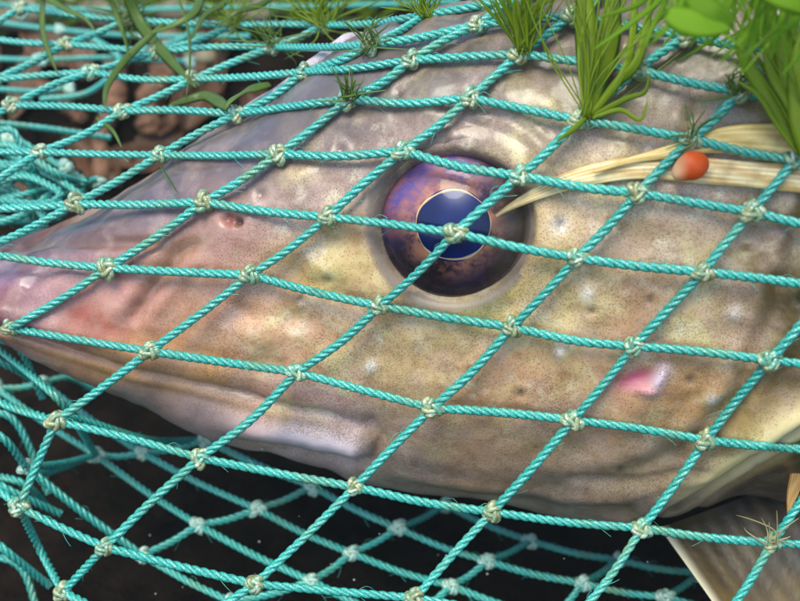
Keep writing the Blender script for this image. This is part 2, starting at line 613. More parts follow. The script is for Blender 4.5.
def smooth(x, lo, hi):
    t = np.clip((x - lo) / (hi - lo), 0, 1)
    return t * t * (3 - 2 * t)


disp = np.zeros(sx.shape)
# broad lumps of the skull and the cheek muscle
disp += 0.9 * vnoise(sx / 62, sy / 48, 21) * smooth(sx, 60, 200)
disp += 0.5 * vnoise(sx / 27, sy / 24, 22) * smooth(sx, 150, 300)
disp += 0.13 * vnoise(sx / 11, sy / 11, 23)
# mouth: groove, upper lip, bony blade of the upper jaw, lower jaw
mouth = [(-30, 322), (20, 335), (70, 352), (130, 371), (200, 388), (270, 402), (330, 414), (372, 432)]
d, al, sg = dline(mouth)
fade = 1 - smooth(al, 0.9, 1.0)
disp -= 1.8 * g(d, 5.0) * fade
disp += 1.3 * g(d - 16, 12) * (sg < 0) * fade
disp -= 1.0 * smooth(d, 2, 16) * (1 - smooth(d, 40, 90)) * (sg > 0) * fade
d, al, sg = dline([(190, 412), (250, 424), (310, 436), (352, 445)])
disp += 3.0 * g(d, 15) * smooth(al, 0.0, 0.5)
d, al, sg = dline([(196, 432), (260, 446), (320, 458), (372, 460), (380, 440), (370, 424)])
disp -= 1.6 * g(d, 5.5) * smooth(al, 0.0, 0.3)
# skin folds on the snout
for pts, dep, s_ in (([(10, 247), (60, 243), (133, 243), (165, 246)], 1.1, 6), ([(205, 238), (180, 252), (160, 278), (140, 306), (128, 330)], 1.1, 8),
                     ([(70, 250), (40, 275), (22, 292)], 0.9, 7), ([(130, 190), (170, 168), (230, 160), (300, 160)], 0.7, 6),
                     ([(262, 255), (330, 290), (400, 330)], 0.6, 12), ([(220, 300), (262, 318), (330, 322)], 0.5, 9)):
    d, al, sg = dline(pts)
    e = np.minimum(smooth(al, 0, 0.15), 1 - smooth(al, 0.85, 1))
    disp -= dep * g(d, s_) * e
    disp += dep * 0.5 * g(d - s_ * 2, s_ * 1.2) * e
# nostril mound with its two openings
disp += 1.7 * spot(236, 224, 38, 24, 15)
disp -= 1.5 * spot(231, 221, 7, 6)
disp -= 2.3 * spot(242, 223, 4.2, 4)
# eye socket: hollow, rim and the wrinkles round it
EX, EY = 451, 225
re = np.hypot((sx - EX - 4) / 1.03, (sy - EY) / 0.95)
disp *= smooth(re, 60, 110) * 0.8 + 0.2
disp -= 9.0 * (1 - smooth(re, 60, 81))
disp += 0.5 * g(re - 90, 10)
brow = smooth(-(sy - EY), -10, 60)
for rr, am in ((108, 0.5), (122, 0.4), (136, 0.25)):
    disp -= am * g(re - rr, 4.5) * brow * smooth(sx, 400, 470)
# pores of the head's sensory canals
pores = [(560, 224, 5), (612, 222, 4), (398, 92, 4), (445, 139, 4), (262, 195, 4), (327, 281, 4), (592, 312, 4), (690, 118, 5), (585, 263, 4),
         (300, 300, 3), (560, 275, 4), (650, 300, 4), (745, 252, 4), (520, 395, 4), (470, 372, 4), (690, 380, 4), (800, 300, 4), (340, 150, 4), (620, 470, 4)]
for x, y, r_ in pores:
    disp -= 0.6 * spot(x, y, r_)
    disp += 0.15 * g(np.hypot(sx - x, sy - y) - r_ * 2.3, r_)
bumps = [(587, 294, 11, 9), (735, 314, 9, 8), (560, 351, 8, 7), (371, 366, 8, 7), (490, 292, 26, 14), (300, 176, 20, 10), (320, 272, 18, 11),
         (272, 322, 22, 11), (555, 252, 18, 14), (620, 150, 24, 16), (712, 395, 11, 8), (665, 318, 16, 12), (430, 330, 20, 14), (545, 110, 22, 14)]
for x, y, a_, b_ in bumps:
    disp += 0.75 * spot(x, y, a_, b_, -20)
# gill cover: raised hind edge, soft band behind it, then the shoulder dropping away
edge = [(1030, 150), (985, 260), (900, 355), (830, 405), (790, 428), (740, 462), (690, 496), (640, 520), (600, 540)]
d, al, sg = dline(edge)
behind = sg < 0                                              # line runs down to the left, behind = its right / lower side
if behind[np.argmin(np.abs(st - 600)), np.argmin(np.abs(phi))]:
    behind = ~behind
disp += 1.9 * g(d - 9, 13) * (~behind)
disp -= 7.0 * smooth(d, 4, 62) * behind * (1 - smooth(d, 200, 600))
disp -= 1.0 * g(d - 5, 5) * behind
disp -= 1.0 * g(d - 27, 5) * behind
# preopercular ridge lines across the cheek
for pts, dep, s_ in (([(840, 120), (800, 230), (772, 320), (735, 400), (690, 450), (610, 480), (500, 490)], 1.1, 10),
                     ([(380, 480), (470, 498), (560, 506), (650, 505)], 0.9, 5), ([(560, 478), (640, 482), (720, 466)], 0.6, 4)):
    d, al, sg = dline(pts)
    e = np.minimum(smooth(al, 0, 0.12), 1 - smooth(al, 0.88, 1))
    disp -= dep * g(d, s_) * e
    disp += 0.6 * dep * g(d - 2 * s_, s_) * e
# the wound on the cheek with its torn flap
disp -= 1.3 * spot(636, 379, 19, 8, -12)
disp += 1.3 * spot(660, 376, 6, 13, 25)
disp += 0.8 * spot(648, 390, 12, 4, 10)
disp *= np.clip(half / 12.0, 0.05, 1)[:, None]
BODY = PT + NRM * disp[..., None]

# pigment, with some gleam and sheen painted in
tints = [(0, 272, 160, 132, 160), (8, 300, 112, 66, 70), (30, 275, 150, 118, 136), (60, 285, 172, 134, 136), (85, 318, 160, 100, 84), (50, 235, 152, 140, 165), (150, 200, 160, 148, 164),
         (250, 150, 152, 143, 154), (350, 80, 160, 151, 155), (450, 60, 160, 149, 140), (550, 70, 164, 150, 126), (650, 60, 165, 150, 122), (760, 60, 150, 136, 104),
         (110, 300, 182, 138, 130), (200, 300, 184, 144, 124), (172, 252, 172, 132, 116), (232, 228, 182, 148, 138), (300, 200, 186, 164, 152), (320, 265, 192, 166, 112),
         (250, 335, 198, 162, 132), (300, 345, 198, 166, 136), (350, 320, 194, 168, 134), (400, 355, 192, 172, 134), (485, 298, 216, 200, 140), (560, 300, 206, 190, 146),
         (560, 250, 198, 178, 136), (620, 240, 184, 164, 138), (700, 240, 184, 165, 142), (790, 240, 122, 108, 66), (640, 315, 186, 156, 124), (720, 330, 184, 163, 130),
         (790, 330, 142, 124, 82), (500, 385, 192, 160, 128), (600, 405, 188, 156, 124), (700, 405, 178, 148, 110), (450, 435, 180, 154, 126), (550, 460, 166, 146, 118),
         (650, 460, 162, 146, 118), (740, 440, 168, 152, 104), (200, 372, 204, 160, 112), (120, 362, 198, 152, 110), (290, 392, 198, 158, 138), (200, 415, 182, 164, 164),
         (310, 432, 206, 188, 192), (410, 472, 164, 150, 138), (550, 505, 146, 138, 124), (650, 515, 138, 133, 118), (130, 405, 160, 146, 140), (850, 500, 120, 112, 86),
         (900, 200, 120, 110, 60), (950, 420, 140, 130, 90), (400, 150, 170, 150, 140)]
TC = np.array(tints, float)
num = np.zeros(sx.shape + (3,))
den = np.full(sx.shape, 1e-9)
for x, y, *c_ in TC:
    w_ = 1.0 / (((sx - x) ** 2 + (sy - y) ** 2) / 900.0 + 0.25) ** 2
    num += w_[..., None] * lin(c_)
    den += w_
COL = num / den[..., None]
COL *= 0.86
lum = COL.mean(axis=2, keepdims=True)
COL = np.clip((lum + (COL - lum) * 1.15) * np.array([1.08, 0.955, 0.89]), 0.01, 0.9)

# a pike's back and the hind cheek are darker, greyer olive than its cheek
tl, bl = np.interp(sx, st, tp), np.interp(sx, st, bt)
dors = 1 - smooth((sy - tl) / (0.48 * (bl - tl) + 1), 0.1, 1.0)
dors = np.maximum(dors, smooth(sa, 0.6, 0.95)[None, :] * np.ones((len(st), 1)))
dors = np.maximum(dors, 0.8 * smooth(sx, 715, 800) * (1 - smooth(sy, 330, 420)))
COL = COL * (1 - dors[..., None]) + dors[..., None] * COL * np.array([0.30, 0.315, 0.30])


def blend(f, c_, k=1.0):
    global COL
    f = np.clip(f * k, 0, 1)[..., None]
    COL = COL * (1 - f) + 0.92 * lin(c_) * f


for x, y, a_, b_ in bumps:
    blend(spot(x, y, a_, b_, -20) * (0.6 + 0.5 * vnoise(sx / 6, sy / 6, 31)), (228, 206, 140), 0.6)
for x, y, r_ in ((587, 294, 8), (735, 314, 7), (560, 351, 6), (371, 366, 6), (712, 396, 6), (560, 224, 9)):
    blend(spot(x, y, r_), (225, 222, 215), 0.75)
for x, y, r_ in pores:
    blend(spot(x, y, r_ * 0.9), (70, 58, 48), 0.75)
blend(spot(231, 221, 9, 7), (160, 75, 60), 0.8)
blend(spot(242, 223, 4.5), (30, 20, 20), 0.9)
d, al, sg = dline(mouth)
blend(g(d - 8, 8) * (sg > 0), (190, 140, 80), 0.5)
d, al, sg = dline([(190, 412), (250, 424), (310, 436), (352, 445)])
blend(g(d, 14) * smooth(al, 0.0, 0.7), (236, 220, 226), 0.75)  # pale jaw blade, its white gleam painted into the colour
blend(spot(634, 378, 24, 11, -12), (212, 96, 128), 0.85)
blend(spot(660, 376, 7, 14, 25), (240, 215, 228), 0.95)
blend(spot(650, 390, 12, 4, 10), (225, 150, 165), 0.7)
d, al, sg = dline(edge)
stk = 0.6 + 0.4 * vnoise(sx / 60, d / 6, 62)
blend(g(d - 6, 12) * (~behind) * stk * smooth(sx, 640, 730), (252, 232, 170), 1.0)  # sheen of the gill rim painted as a pale streaky colour
blend(g(d - 12, 12) * behind * stk * smooth(sx, 660, 750), (226, 208, 160), 0.85)  # shine on the band behind the rim, also in the colour
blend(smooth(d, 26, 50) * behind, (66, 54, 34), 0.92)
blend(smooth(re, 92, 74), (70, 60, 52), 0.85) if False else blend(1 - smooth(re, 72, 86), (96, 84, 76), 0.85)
for pts in ([(10, 247), (60, 243), (133, 243), (165, 246)], [(205, 238), (180, 252), (160, 278), (140, 306)]):
    d, al, sg = dline(pts)
    blend(g(d, 7), (120, 85, 62), 0.5)
d, al, sg = dline([(75, 312), (100, 320), (122, 330)])
blend(g(d, 10), (165, 78, 58), 0.6)

ns, nt = len(st), NT_
i_, j_ = np.meshgrid(np.arange(ns - 1), np.arange(nt), indexing='ij')
j2 = (j_ + 1) % nt
BF = np.stack([i_ * nt + j_, (i_ + 1) * nt + j_, (i_ + 1) * nt + j2, i_ * nt + j2], -1).reshape(-1, 4)
bv = BODY.reshape(-1, 3)
nn = np.cross(bv[BF[:, 1]] - bv[BF[:, 0]], bv[BF[:, 2]] - bv[BF[:, 0]])
if (nn * NRM.reshape(-1, 3)[BF[:, 0]]).sum() < 0:
    BF = BF[:, ::-1]
BFl = BF.tolist()
BFl.append(list(range(nt)))
BFl.append(list(range((ns - 1) * nt, ns * nt)))
MASK = 0.12 + 0.88 * smooth(sx + 0.9 * (sy - 200), 230, 330) * smooth(sx, 200, 300)
MASK *= 1 - 0.8 * smooth(sy, 380, 480)
MASK *= 1 - 0.75 * (1 - smooth(sy, 60, 190))
MASK *= 1 - 0.7 * smooth(sx, 720, 790)
MASK *= 1 - np.clip(1.3 * spot(642, 379, 30, 15, -10), 0, 1)
d, al, sg = dline(edge)
MASK *= 1 - np.clip(1.2 * g(d - 4, 13) * smooth(sx, 640, 730), 0, 1)
d, al, sg = dline([(230, 420), (310, 436), (352, 445)])
MASK *= 1 - g(d, 12)
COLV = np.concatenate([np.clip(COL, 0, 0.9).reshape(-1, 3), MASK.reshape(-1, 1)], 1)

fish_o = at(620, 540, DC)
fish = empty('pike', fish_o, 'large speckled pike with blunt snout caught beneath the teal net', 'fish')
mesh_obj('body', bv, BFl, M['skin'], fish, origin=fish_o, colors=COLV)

# eye: axis along the flank's normal
FB0 = BVHTree.FromPolygons(PT.reshape(-1, 3).tolist(), BF.tolist())


def ray(bvh, px, py):
    d_ = at(px, py, 1.0) - CAM
    h = bvh.ray_cast(Vector(CAM), Vector(d_))
    return None if h[0] is None else (np.array(h[0]), np.array(h[1]))


eye_p = ray(FB0, EX, EY)[0]
acc = np.zeros(3)
for dx in (-60, 0, 60):
    for dy in (-55, 0, 55):
        acc += ray(FB0, EX + dx, EY + dy)[1]
ez = acc / np.linalg.norm(acc)
ez = ez * 0.75 - FWD * 0.25
if ez @ FWD > 0:
    ez = -ez
ez /= np.linalg.norm(ez)
exv = np.cross(np.array([0, 0, 1.0]), ez)
exv /= np.linalg.norm(exv)
if exv[0] < 0:
    exv = -exv
eyv = np.cross(ez, exv)
ed = project(eye_p)[2]
EMM = ed / FPX


def dome(R, h, r0=0.0, z0=0.0, rings=24, k=64, power=2.0):
    V, F = [], []
    for i in range(rings + 1):
        r_ = r0 + (R - r0) * i / rings
        z = z0 + h * (1 - (r_ / R) ** power)
        for j in range(k):
            a = 2 * math.pi * j / k
            V.append((r_ * math.cos(a), r_ * math.sin(a), z))
    for i in range(rings):
        for j in range(k):
            F.append([i * k + j, (i + 1) * k + j, (i + 1) * k + (j + 1) % k, i * k + (j + 1) % k])
    return np.array(V), F


def local_obj(name, V, F, mat, parent, loc, ax, colors=None):
    o = mesh_obj(name, V, F, mat, None, colors=colors)
    R = Matrix(((ax[0][0], ax[1][0], ax[2][0]), (ax[0][1], ax[1][1], ax[2][1]), (ax[0][2], ax[1][2], ax[2][2])))
    mw = Matrix.Translation(Vector(loc) * S) @ R.to_4x4()
    o['_o'] = [float(t) for t in loc]
    if parent is not None:
        o.parent = parent
        o.matrix_parent_inverse = Matrix.Identity(4)
        pw = parent.get('_mw')
        pm = Matrix([list(r) for r in pw]) if pw is not None else Matrix.Translation(Vector(parent['_o']) * S)
        o.matrix_basis = pm.inverted() @ mw
    else:
        o.matrix_basis = mw
    o['_mw'] = [list(r) for r in mw]
    return o


ax = (exv, eyv, ez)
eo = eye_p - ez * 3.6
R_e = 79 * EMM
V, F = dome(R_e, 4.0, power=2.2)
nv = len(V)
V2 = V.copy()
V2[:, 2] = -np.sqrt(np.maximum(0, 1 - (V[:, 0] ** 2 + V[:, 1] ** 2) / R_e ** 2)) * 9      # rear half of the ball
eyeb = local_obj('eye', np.vstack([V, V2]), F + [[q + nv for q in f[::-1]] for f in F], M['iris'], fish, eo, ax)
V, F = dome(37 * EMM, 1.6, z0=3.35)
pup = local_obj('pupil', V, F, M['pupil'], eyeb, eo + exv * 0.4, ax)
ang = np.linspace(0, 2 * math.pi, 97)
rr = 37.0 * EMM * (1 + 0.02 * np.sin(2 * ang + 1) + 0.012 * np.sin(5 * ang))
ring = np.stack([rr * np.cos(ang), rr * np.sin(ang) * 0.95, np.full_like(ang, 3.5)], 1)
rw = 0.22 * (0.75 + 0.55 * np.sin(ang * 2 - 2.2) + 0.3 * np.sin(ang * 5 + 0.6) + 0.2 * np.sin(ang * 11))
V, F = tube(ring, np.maximum(rw, 0.07), 8, False, 0.8)
local_obj('pupil_rim', V, F, M['gold'], eyeb, eo + exv * 0.4, ax)
V, F = dome(R_e * 1.0, 6.4, z0=0.05, power=2.0)
local_obj('cornea', V, F, M['cornea'], eyeb, eo, ax)
lid = []
for i in range(9):
    t_ = i / 8
    r_ = (70 + 20 * t_) * EMM
    z_ = 0.15 + 6.4 * (1 - min(1, r_ / R_e) ** 2) * (1 - t_) + t_ * 3.9 + 0.9 * math.sin(t_ * math.pi)
    z_ = z_ if t_ < 0.5 else z_ - (t_ - 0.5) * 1.2
    lid += [(r_ * math.cos(a), r_ * math.sin(a), z_) for a in np.linspace(0, 2 * math.pi, 64, endpoint=False)]
LF = [[i * 64 + j, (i + 1) * 64 + j, (i + 1) * 64 + (j + 1) % 64, i * 64 + (j + 1) % 64] for i in range(8) for j in range(64)]
local_obj('eye_rim', np.array(lid), LF, M['lid'], eyeb, eo, ax)
cor_w = np.array([eo + exv * v[0] + eyv * v[1] + ez * v[2] for v in V])
# combined surface for draping
cv, cf = join([(bv, BF.tolist()), (cor_w, F)])
FB = BVHTree.FromPolygons(cv.tolist(), cf)


def fin(name, base_px, tip_px, d0, d1, rays, mat, cols):
    """fan of rays with a membrane: base and tip rows are pixel polylines at given depths"""
    nu, nv_ = rays * 6 + 1, 26
    B_ = resample(np.array([at(x, y, d0) for x, y in base_px]), nu)
    T_ = resample(np.array([at(x, y, d1) for x, y in tip_px]), nu)
    u = np.arange(nu)
    V, Cc = [], []
    for side in (1, -1):
        for j in range(nv_):
            t = j / (nv_ - 1)
            P = B_ * (1 - t) + T_ * t
            nrm = -FWD
            bul = 0.12 * np.abs(np.cos(u * math.pi / 6)) ** 3 * (1 - 0.6 * t) + 0.18
            sweep = 3.0 * math.sin(t * 2.2)
            V.append(P + nrm * (side * bul)[:, None] + nrm * sweep + UP * (-1.2 * math.sin(t * 3) * np.sin(u / nu * 3))[:, None])
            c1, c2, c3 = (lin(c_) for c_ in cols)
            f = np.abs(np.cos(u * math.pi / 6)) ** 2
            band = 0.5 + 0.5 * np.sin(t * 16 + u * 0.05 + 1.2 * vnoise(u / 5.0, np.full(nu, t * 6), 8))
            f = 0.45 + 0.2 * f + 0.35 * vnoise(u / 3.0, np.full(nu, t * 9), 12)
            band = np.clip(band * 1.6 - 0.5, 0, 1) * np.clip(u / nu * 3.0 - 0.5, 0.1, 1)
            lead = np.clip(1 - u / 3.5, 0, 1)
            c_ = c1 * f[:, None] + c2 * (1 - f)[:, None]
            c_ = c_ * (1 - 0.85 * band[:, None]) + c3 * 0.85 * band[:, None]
            c_ = c_ * (0.25 + 0.75 * min(1, t * t * 1.8))  # fin base darkened in the colour: part pigment, part painted shade
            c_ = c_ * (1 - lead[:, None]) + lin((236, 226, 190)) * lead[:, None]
            Cc.append(np.concatenate([c_, np.ones((nu, 1))], 1))
    V, Cc = np.vstack(V), np.vstack(Cc)
    F = []
    o2 = nu * nv_
    for j in range(nv_ - 1):
        for i in range(nu - 1):
            a = j * nu + i
            F.append([a, a + 1, a + nu + 1, a + nu])
            F.append([o2 + a, o2 + a + nu, o2 + a + nu + 1, o2 + a + 1])
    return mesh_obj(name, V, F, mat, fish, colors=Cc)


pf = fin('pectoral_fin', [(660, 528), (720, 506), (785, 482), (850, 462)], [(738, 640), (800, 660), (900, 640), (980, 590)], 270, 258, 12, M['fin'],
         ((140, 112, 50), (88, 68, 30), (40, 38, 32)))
pf['label'] = 'banded yellow pectoral fin'
# fins of the part of the fish outside the frame
fin('caudal_fin', [(2980, 160), (3000, 240), (2980, 320)], [(3330, 40), (3230, 240), (3330, 440)], DC + 38, DC + 42, 9, M['fin'], ((150, 110, 60), (120, 90, 50), (70, 60, 40)))
fin('dorsal_fin', [(2120, 30), (2350, 60), (2560, 100)], [(2250, -130), (2480, -120), (2690, 10)], DC + 28, DC + 32, 9, M['fin'], ((150, 110, 60), (120, 90, 50), (70, 60, 40)))

# ------------------------------------------------------------------ net
net_o = at(300, 600, 300)
net = empty('fishing_net', net_o, 'teal twisted twine fishing net stretched over the pike', 'net')
knots = {
    (-7, 3): (232, -28), (-7, 2): (420, -12),
    (-6, -3): (20, 8), (-6, -2): (128, 20), (-6, -1): (233, 25), (-6, 0): (323, 25), (-6, 1): (425, 15), (-6, 2): (522, -3), (-6, 3): (612, -12),
    (-5, -3): (-22, 36), (-5, -2): (66, 44), (-5, -1): (154, 52), (-5, 0): (273, 47), (-5, 1): (370, 45), (-5, 2): (477, 25), (-5, 3): (572, 16),
    (-5, 4): (688, 36), (-5, 5): (780, 50), (-5, 6): (872, 74),
    (-4, -2): (-6, 80), (-4, -1): (91, 72), (-4, 0): (194, 79), (-4, 1): (304, 72), (-4, 2): (411, 60), (-4, 3): (519, 54), (-4, 4): (637, 70),
    (-4, 5): (740, 92), (-4, 6): (842, 115),
    (-3, -1): (12, 105), (-3, 0): (123, 111), (-3, 1): (237, 114), (-3, 2): (348, 99), (-3, 3): (470, 98), (-3, 4): (579, 120), (-3, 5): (691, 139),
    (-3, 6): (795, 160), (-3, 7): (900, 182),
    (-2, -1): (-75, 148), (-2, 0): (40, 152), (-2, 1): (160, 155), (-2, 2): (279, 154), (-2, 3): (403, 151), (-2, 4): (520, 176), (-2, 5): (638, 193),
    (-2, 6): (752, 212), (-2, 7): (868, 228),
    (-1, 0): (-42, 208), (-1, 1): (75, 204), (-1, 2): (204, 202), (-1, 3): (328, 217), (-1, 4): (455, 233), (-1, 5): (577, 258), (-1, 6): (703, 272),
    (-1, 7): (828, 288), (-1, 8): (950, 300),
    (0, 1): (-22, 252), (0, 2): (108, 268), (0, 3): (250, 275), (0, 4): (380, 306), (0, 5): (512, 327), (0, 6): (634, 346), (0, 7): (770, 360), (0, 8): (896, 372),
    (1, 2): (10, 328), (1, 3): (150, 351), (1, 4): (297, 372), (1, 5): (432, 408), (1, 6): (573, 420), (1, 7): (706, 440), (1, 8): (836, 451),
    (2, 3): (56, 421), (2, 4): (200, 458), (2, 5): (355, 487), (2, 6): (492, 512), (2, 7): (642, 528), (2, 8): (772, 543), (2, 9): (905, 556),
    (3, 3): (19, 507), (3, 4): (105, 547), (3, 5): (255, 584), (3, 6): (415, 598), (3, 7): (572, 622), (3, 8): (712, 634), (3, 9): (850, 645),
    (4, 4): (63, 592), (4, 5): (165, 640), (4, 6): (330, 668), (4, 7): (500, 690), (4, 8): (650, 705),
}
dep = {}
for k_, (x, y) in knots.items():
    off = 249 + max(0, 215 - y) * 0.27 - max(0, y - 400) * 0.06
    off += max(0, 120 - x) * 0.05 * (1 if y < 215 else 0)
    h = ray(FB, x, y)
    if h is not None:
        d_ = project(h[0])[2] - 3.0
        dep[k_] = min(d_, off + 12)
    else:
        dep[k_] = off
# relax a little so that the sheet stays taut but never sinks into the fish
for _ in range(3):
    new = dict(dep)
    for (r_, c_), d_ in dep.items():
        nb = [dep[q_] for q_ in ((r_, c_ - 1), (r_, c_ + 1), (r_ - 1, c_), (r_ + 1, c_)) if q_ in dep]
        if len(nb) >= 3:
            new[(r_, c_)] = min(d_, 0.5 * d_ + 0.5 * sum(nb) / len(nb))
    dep = new
dep[(3, 3)] = 244
dep[(4, 4)] = 247


def rope(P, R=1.2, pitch=4.3, ph=0.0):
    L = np.linalg.norm(np.diff(P, axis=0), axis=1).sum()
    n = max(10, int(L / pitch * 11))
    Q = resample(P, n)
    T, N, B = frames(Q)
    s = np.linspace(0, L, n)
    parts = []
    for k in range(3):
        a = s / pitch * 2 * math.pi + ph + k * 2 * math.pi / 3
        ctr = Q + 0.47 * R * (np.cos(a)[:, None] * N + np.sin(a)[:, None] * B)
        parts.append(tube(ctr, 0.57 * R, 6, False, frame=(T, N, B)))
    for _ in range(3):                                    # frayed fibres
        i_ = rnd.randrange(2, n - 2)
        a = rnd.uniform(0, 6.28)
        o_ = math.cos(a) * N[i_] + math.sin(a) * B[i_]
        l_ = rnd.uniform(1.0, 3.0)
        sgn = rnd.choice((-1, 1))
        hp = np.array([Q[i_] + o_ * R * 0.8, Q[i_] + o_ * (R + 0.3 * l_) + T[i_] * sgn * l_ * 0.5, Q[i_] + o_ * (R + 0.4 * l_) + T[i_] * sgn * l_ + 0.3 * B[i_] * l_])
        parts.append(tube(resample(hp, 5), 0.06, 3, False))
    return join(parts)


def knot_mesh(seed):
    r2 = random.Random(seed)
    t = np.linspace(0, 2 * math.pi, 73)
    p = r2.uniform(-0.3, 0.3)
    x = np.sin(t) + 2 * np.sin(2 * t + p)
    y = np.cos(t) - 2 * np.cos(2 * t)
    z = -np.sin(3 * t) * 1.1
    P = np.stack([x * 0.62, y * 0.52, z * 0.7], 1)
    P += np.array([[r2.gauss(0, 0.05) for _ in range(3)] for _ in range(73)]) * np.sin(t / 2)[:, None]
    parts = [tube(P, 0.66, 7, False)]
    t2 = np.linspace(0, 2 * math.pi, 33)
    for k in range(3):
        a0 = k * 2.1 + r2.uniform(-0.3, 0.3)
        ex_, ey_ = np.array([math.cos(a0), math.sin(a0), 0.25]), np.array([-math.sin(a0) * 0.5, math.cos(a0) * 0.5, 0.75])
        P2 = 1.55 * np.cos(t2)[:, None] * ex_ + 1.15 * np.sin(t2)[:, None] * ey_ + np.array([0, 0, 0.2])
        parts.append(tube(P2, 0.52, 6, False))
    return join(parts)


km = []
for s_ in range(6):
    V, F = knot_mesh(s_ * 13 + 5)
    me = bpy.data.meshes.new('knot')
    me.from_pydata((V * S).tolist(), [], F)
    me.polygons.foreach_set('use_smooth', np.ones(len(me.polygons), bool))
    me.materials.append(M['knot'])
    km.append(me)
km2 = [me.copy() for me in km]
for me in km2:
    me.materials[0] = M['knot_clean']


def add_knot(P, scale=1.0, rot=None, nrm=None, clean=False):
    o = bpy.data.objects.new('knot', (km2 if clean else km)[rnd.randrange(6)])
    C.objects.link(o)
    o.parent = net
    o.location = (P - net_o) * S
    z = Vector(-FWD if nrm is None else nrm)
    qd = z.to_track_quat('Z', 'Y') @ Matrix.Rotation(rnd.uniform(0, 6.28) if rot is None else rot, 3, 'Z').to_quaternion()
    o.rotation_mode = 'QUATERNION'
    o.rotation_quaternion = qd
    k = scale * rnd.uniform(0.9, 1.1)
    o.scale = (k * rnd.uniform(0.95, 1.15), k, k * 0.9)
    return o


def add_twine(P, R=0.94, drape=True):
    P = np.array(P, float)
    if drape:
        Q = resample(P, 14)
        for i in range(1, 13):
            x, y, d_ = project(Q[i])
            h = ray(FB, x, y)
            if h is not None:
                dmax = project(h[0])[2] - 1.5
                if d_ > dmax:
                    Q[i] = at(x, y, dmax)
        d1 = np.array([project(q_)[2] for q_ in Q])
        Q[1:-1] = np.array([at(*project(Q[i])[:2], min(d1[i], (d1[i - 1] + d1[i] + d1[i + 1]) / 3)) for i in range(1, 13)])
        P = Q[::2] if False else Q
    V, F = rope(P, R * rnd.uniform(0.95, 1.05), rnd.uniform(5.4, 6.2), rnd.uniform(0, 6.28))
    return mesh_obj('twine', V, F, M['twine'], net, origin=P[0])


KP = {k_: at(*knots[k_], dep[k_]) for k_ in knots}
for k_, P in KP.items():
    add_knot(P, 1.02)
for (r_, c_), P in KP.items():
    for q_ in ((r_, c_ + 1), (r_ + 1, c_)):
        if q_ in KP:
            Q = KP[q_]
            mid_ = (P + Q) / 2 + np.array([rnd.gauss(0, 0.35), rnd.gauss(0, 0.35), rnd.gauss(0, 0.35) - 0.25])
            add_twine([P, mid_, Q])

# lower sheet of the same net, passing under the fish
low = {(0, 0): (26, 467), (0, 1): (142, 555), (0, 2): (232, 602), (0, 3): (330, 640),
       (1, -1): (-4, 388), (1, 0): (96, 455), (1, 1): (198, 525), (1, 2): (311, 581), (1, 3): (405, 622),
       (2, -1): (42, 383), (2, 0): (142, 453), (2, 1): (257, 509), (2, 2): (351, 553), (2, 3): (451, 586), (2, 4): (552, 618),
       (3, 0): (205, 440), (3, 1): (312, 486), (3, 2): (398, 528), (3, 3): (487, 561), (3, 4): (583, 583), (3, 5): (665, 597), (3, 6): (760, 615),
       (4, 2): (445, 505), (4, 3): (530, 541), (4, 4): (618, 560), (4, 5): (700, 573)}
ld = {k_: 300 - (y - 440) * 0.16 + (k_[0]) * 3 + (12 if k_[0] >= 4 else 0) for k_, (x, y) in low.items()}
ld[(0, 0)] = 270
LP = {k_: at(*low[k_], ld[k_]) for k_ in low}
for k_, P in LP.items():
    add_knot(P, 1.0, clean=True)
for (r_, c_), P in LP.items():
    for q_ in ((r_, c_ + 1), (r_ + 1, c_)):
        if q_ in LP:
            Q = LP[q_]
            add_twine([P, (P + Q) / 2 + np.array([0, 0, -0.8]), Q], 0.98, False)
# strands that join the two sheets along the fold and the gathered net beside the snout
loose = [
    [(-40, 372, 262), (0, 402, 258), (56, 421, 246)], [(-30, 330, 275), (10, 358, 268), (62, 404, 258), (96, 455, 300)],
    [(-20, 425, 262), (5, 440, 262), (26, 467, 270)], [(-40, 478, 250), (0, 492, 247), (19, 507, 244)], [(19, 507, 244), (40, 550, 258), (63, 592, 247)],
    [(26, 467, 268), (48, 472, 280), (96, 455, 312)], [(-20, 352, 280), (20, 372, 288), (42, 383, 320)], [(42, 383, 320), (70, 378, 325), (98, 392, 330)],
    [(56, 421, 246), (80, 420, 258), (150, 440, 280), (205, 440, 325)],
    [(-20, 160, 300), (30, 168, 296), (62, 182, 292), (92, 205, 290)], [(-20, 190, 292), (20, 176, 290), (50, 186, 286), (60, 196, 284), (40, 204, 282), (-20, 198, 282)],
    [(-20, 228, 280), (25, 214, 284), (55, 192, 292), (95, 180, 305)], [(-20, 182, 305), (18, 196, 300), (46, 222, 292), (20, 236, 286), (-20, 244, 282)],
    [(-20, 140, 315), (12, 138, 318), (50, 160, 318), (95, 186, 312)], [(12, 138, 318), (22, 164, 312), (4, 190, 304), (-20, 205, 300)],
    [(-20, 122, 330), (40, 128, 338), (110, 138, 345)], [(-20, 58, 372), (40, 60, 372), (110, 58, 380), (190, 62, 385)],
    [(-20, 88, 350), (40, 92, 355), (70, 88, 362)], [(-20, 20, 395), (60, 30, 390), (140, 36, 390), (250, 36, 385)],
    [(90, 36, 385), (120, 60, 372), (90, 92, 352), (40, 100, 346)], [(200, 20, 380), (180, 40, 378), (130, 52, 376)],
    [(-20, 4, 400), (90, 10, 405), (200, 8, 400), (330, 6, 395), (460, 2, 390)], [(-20, 268, 290), (20, 300, 300), (30, 330, 300)]]
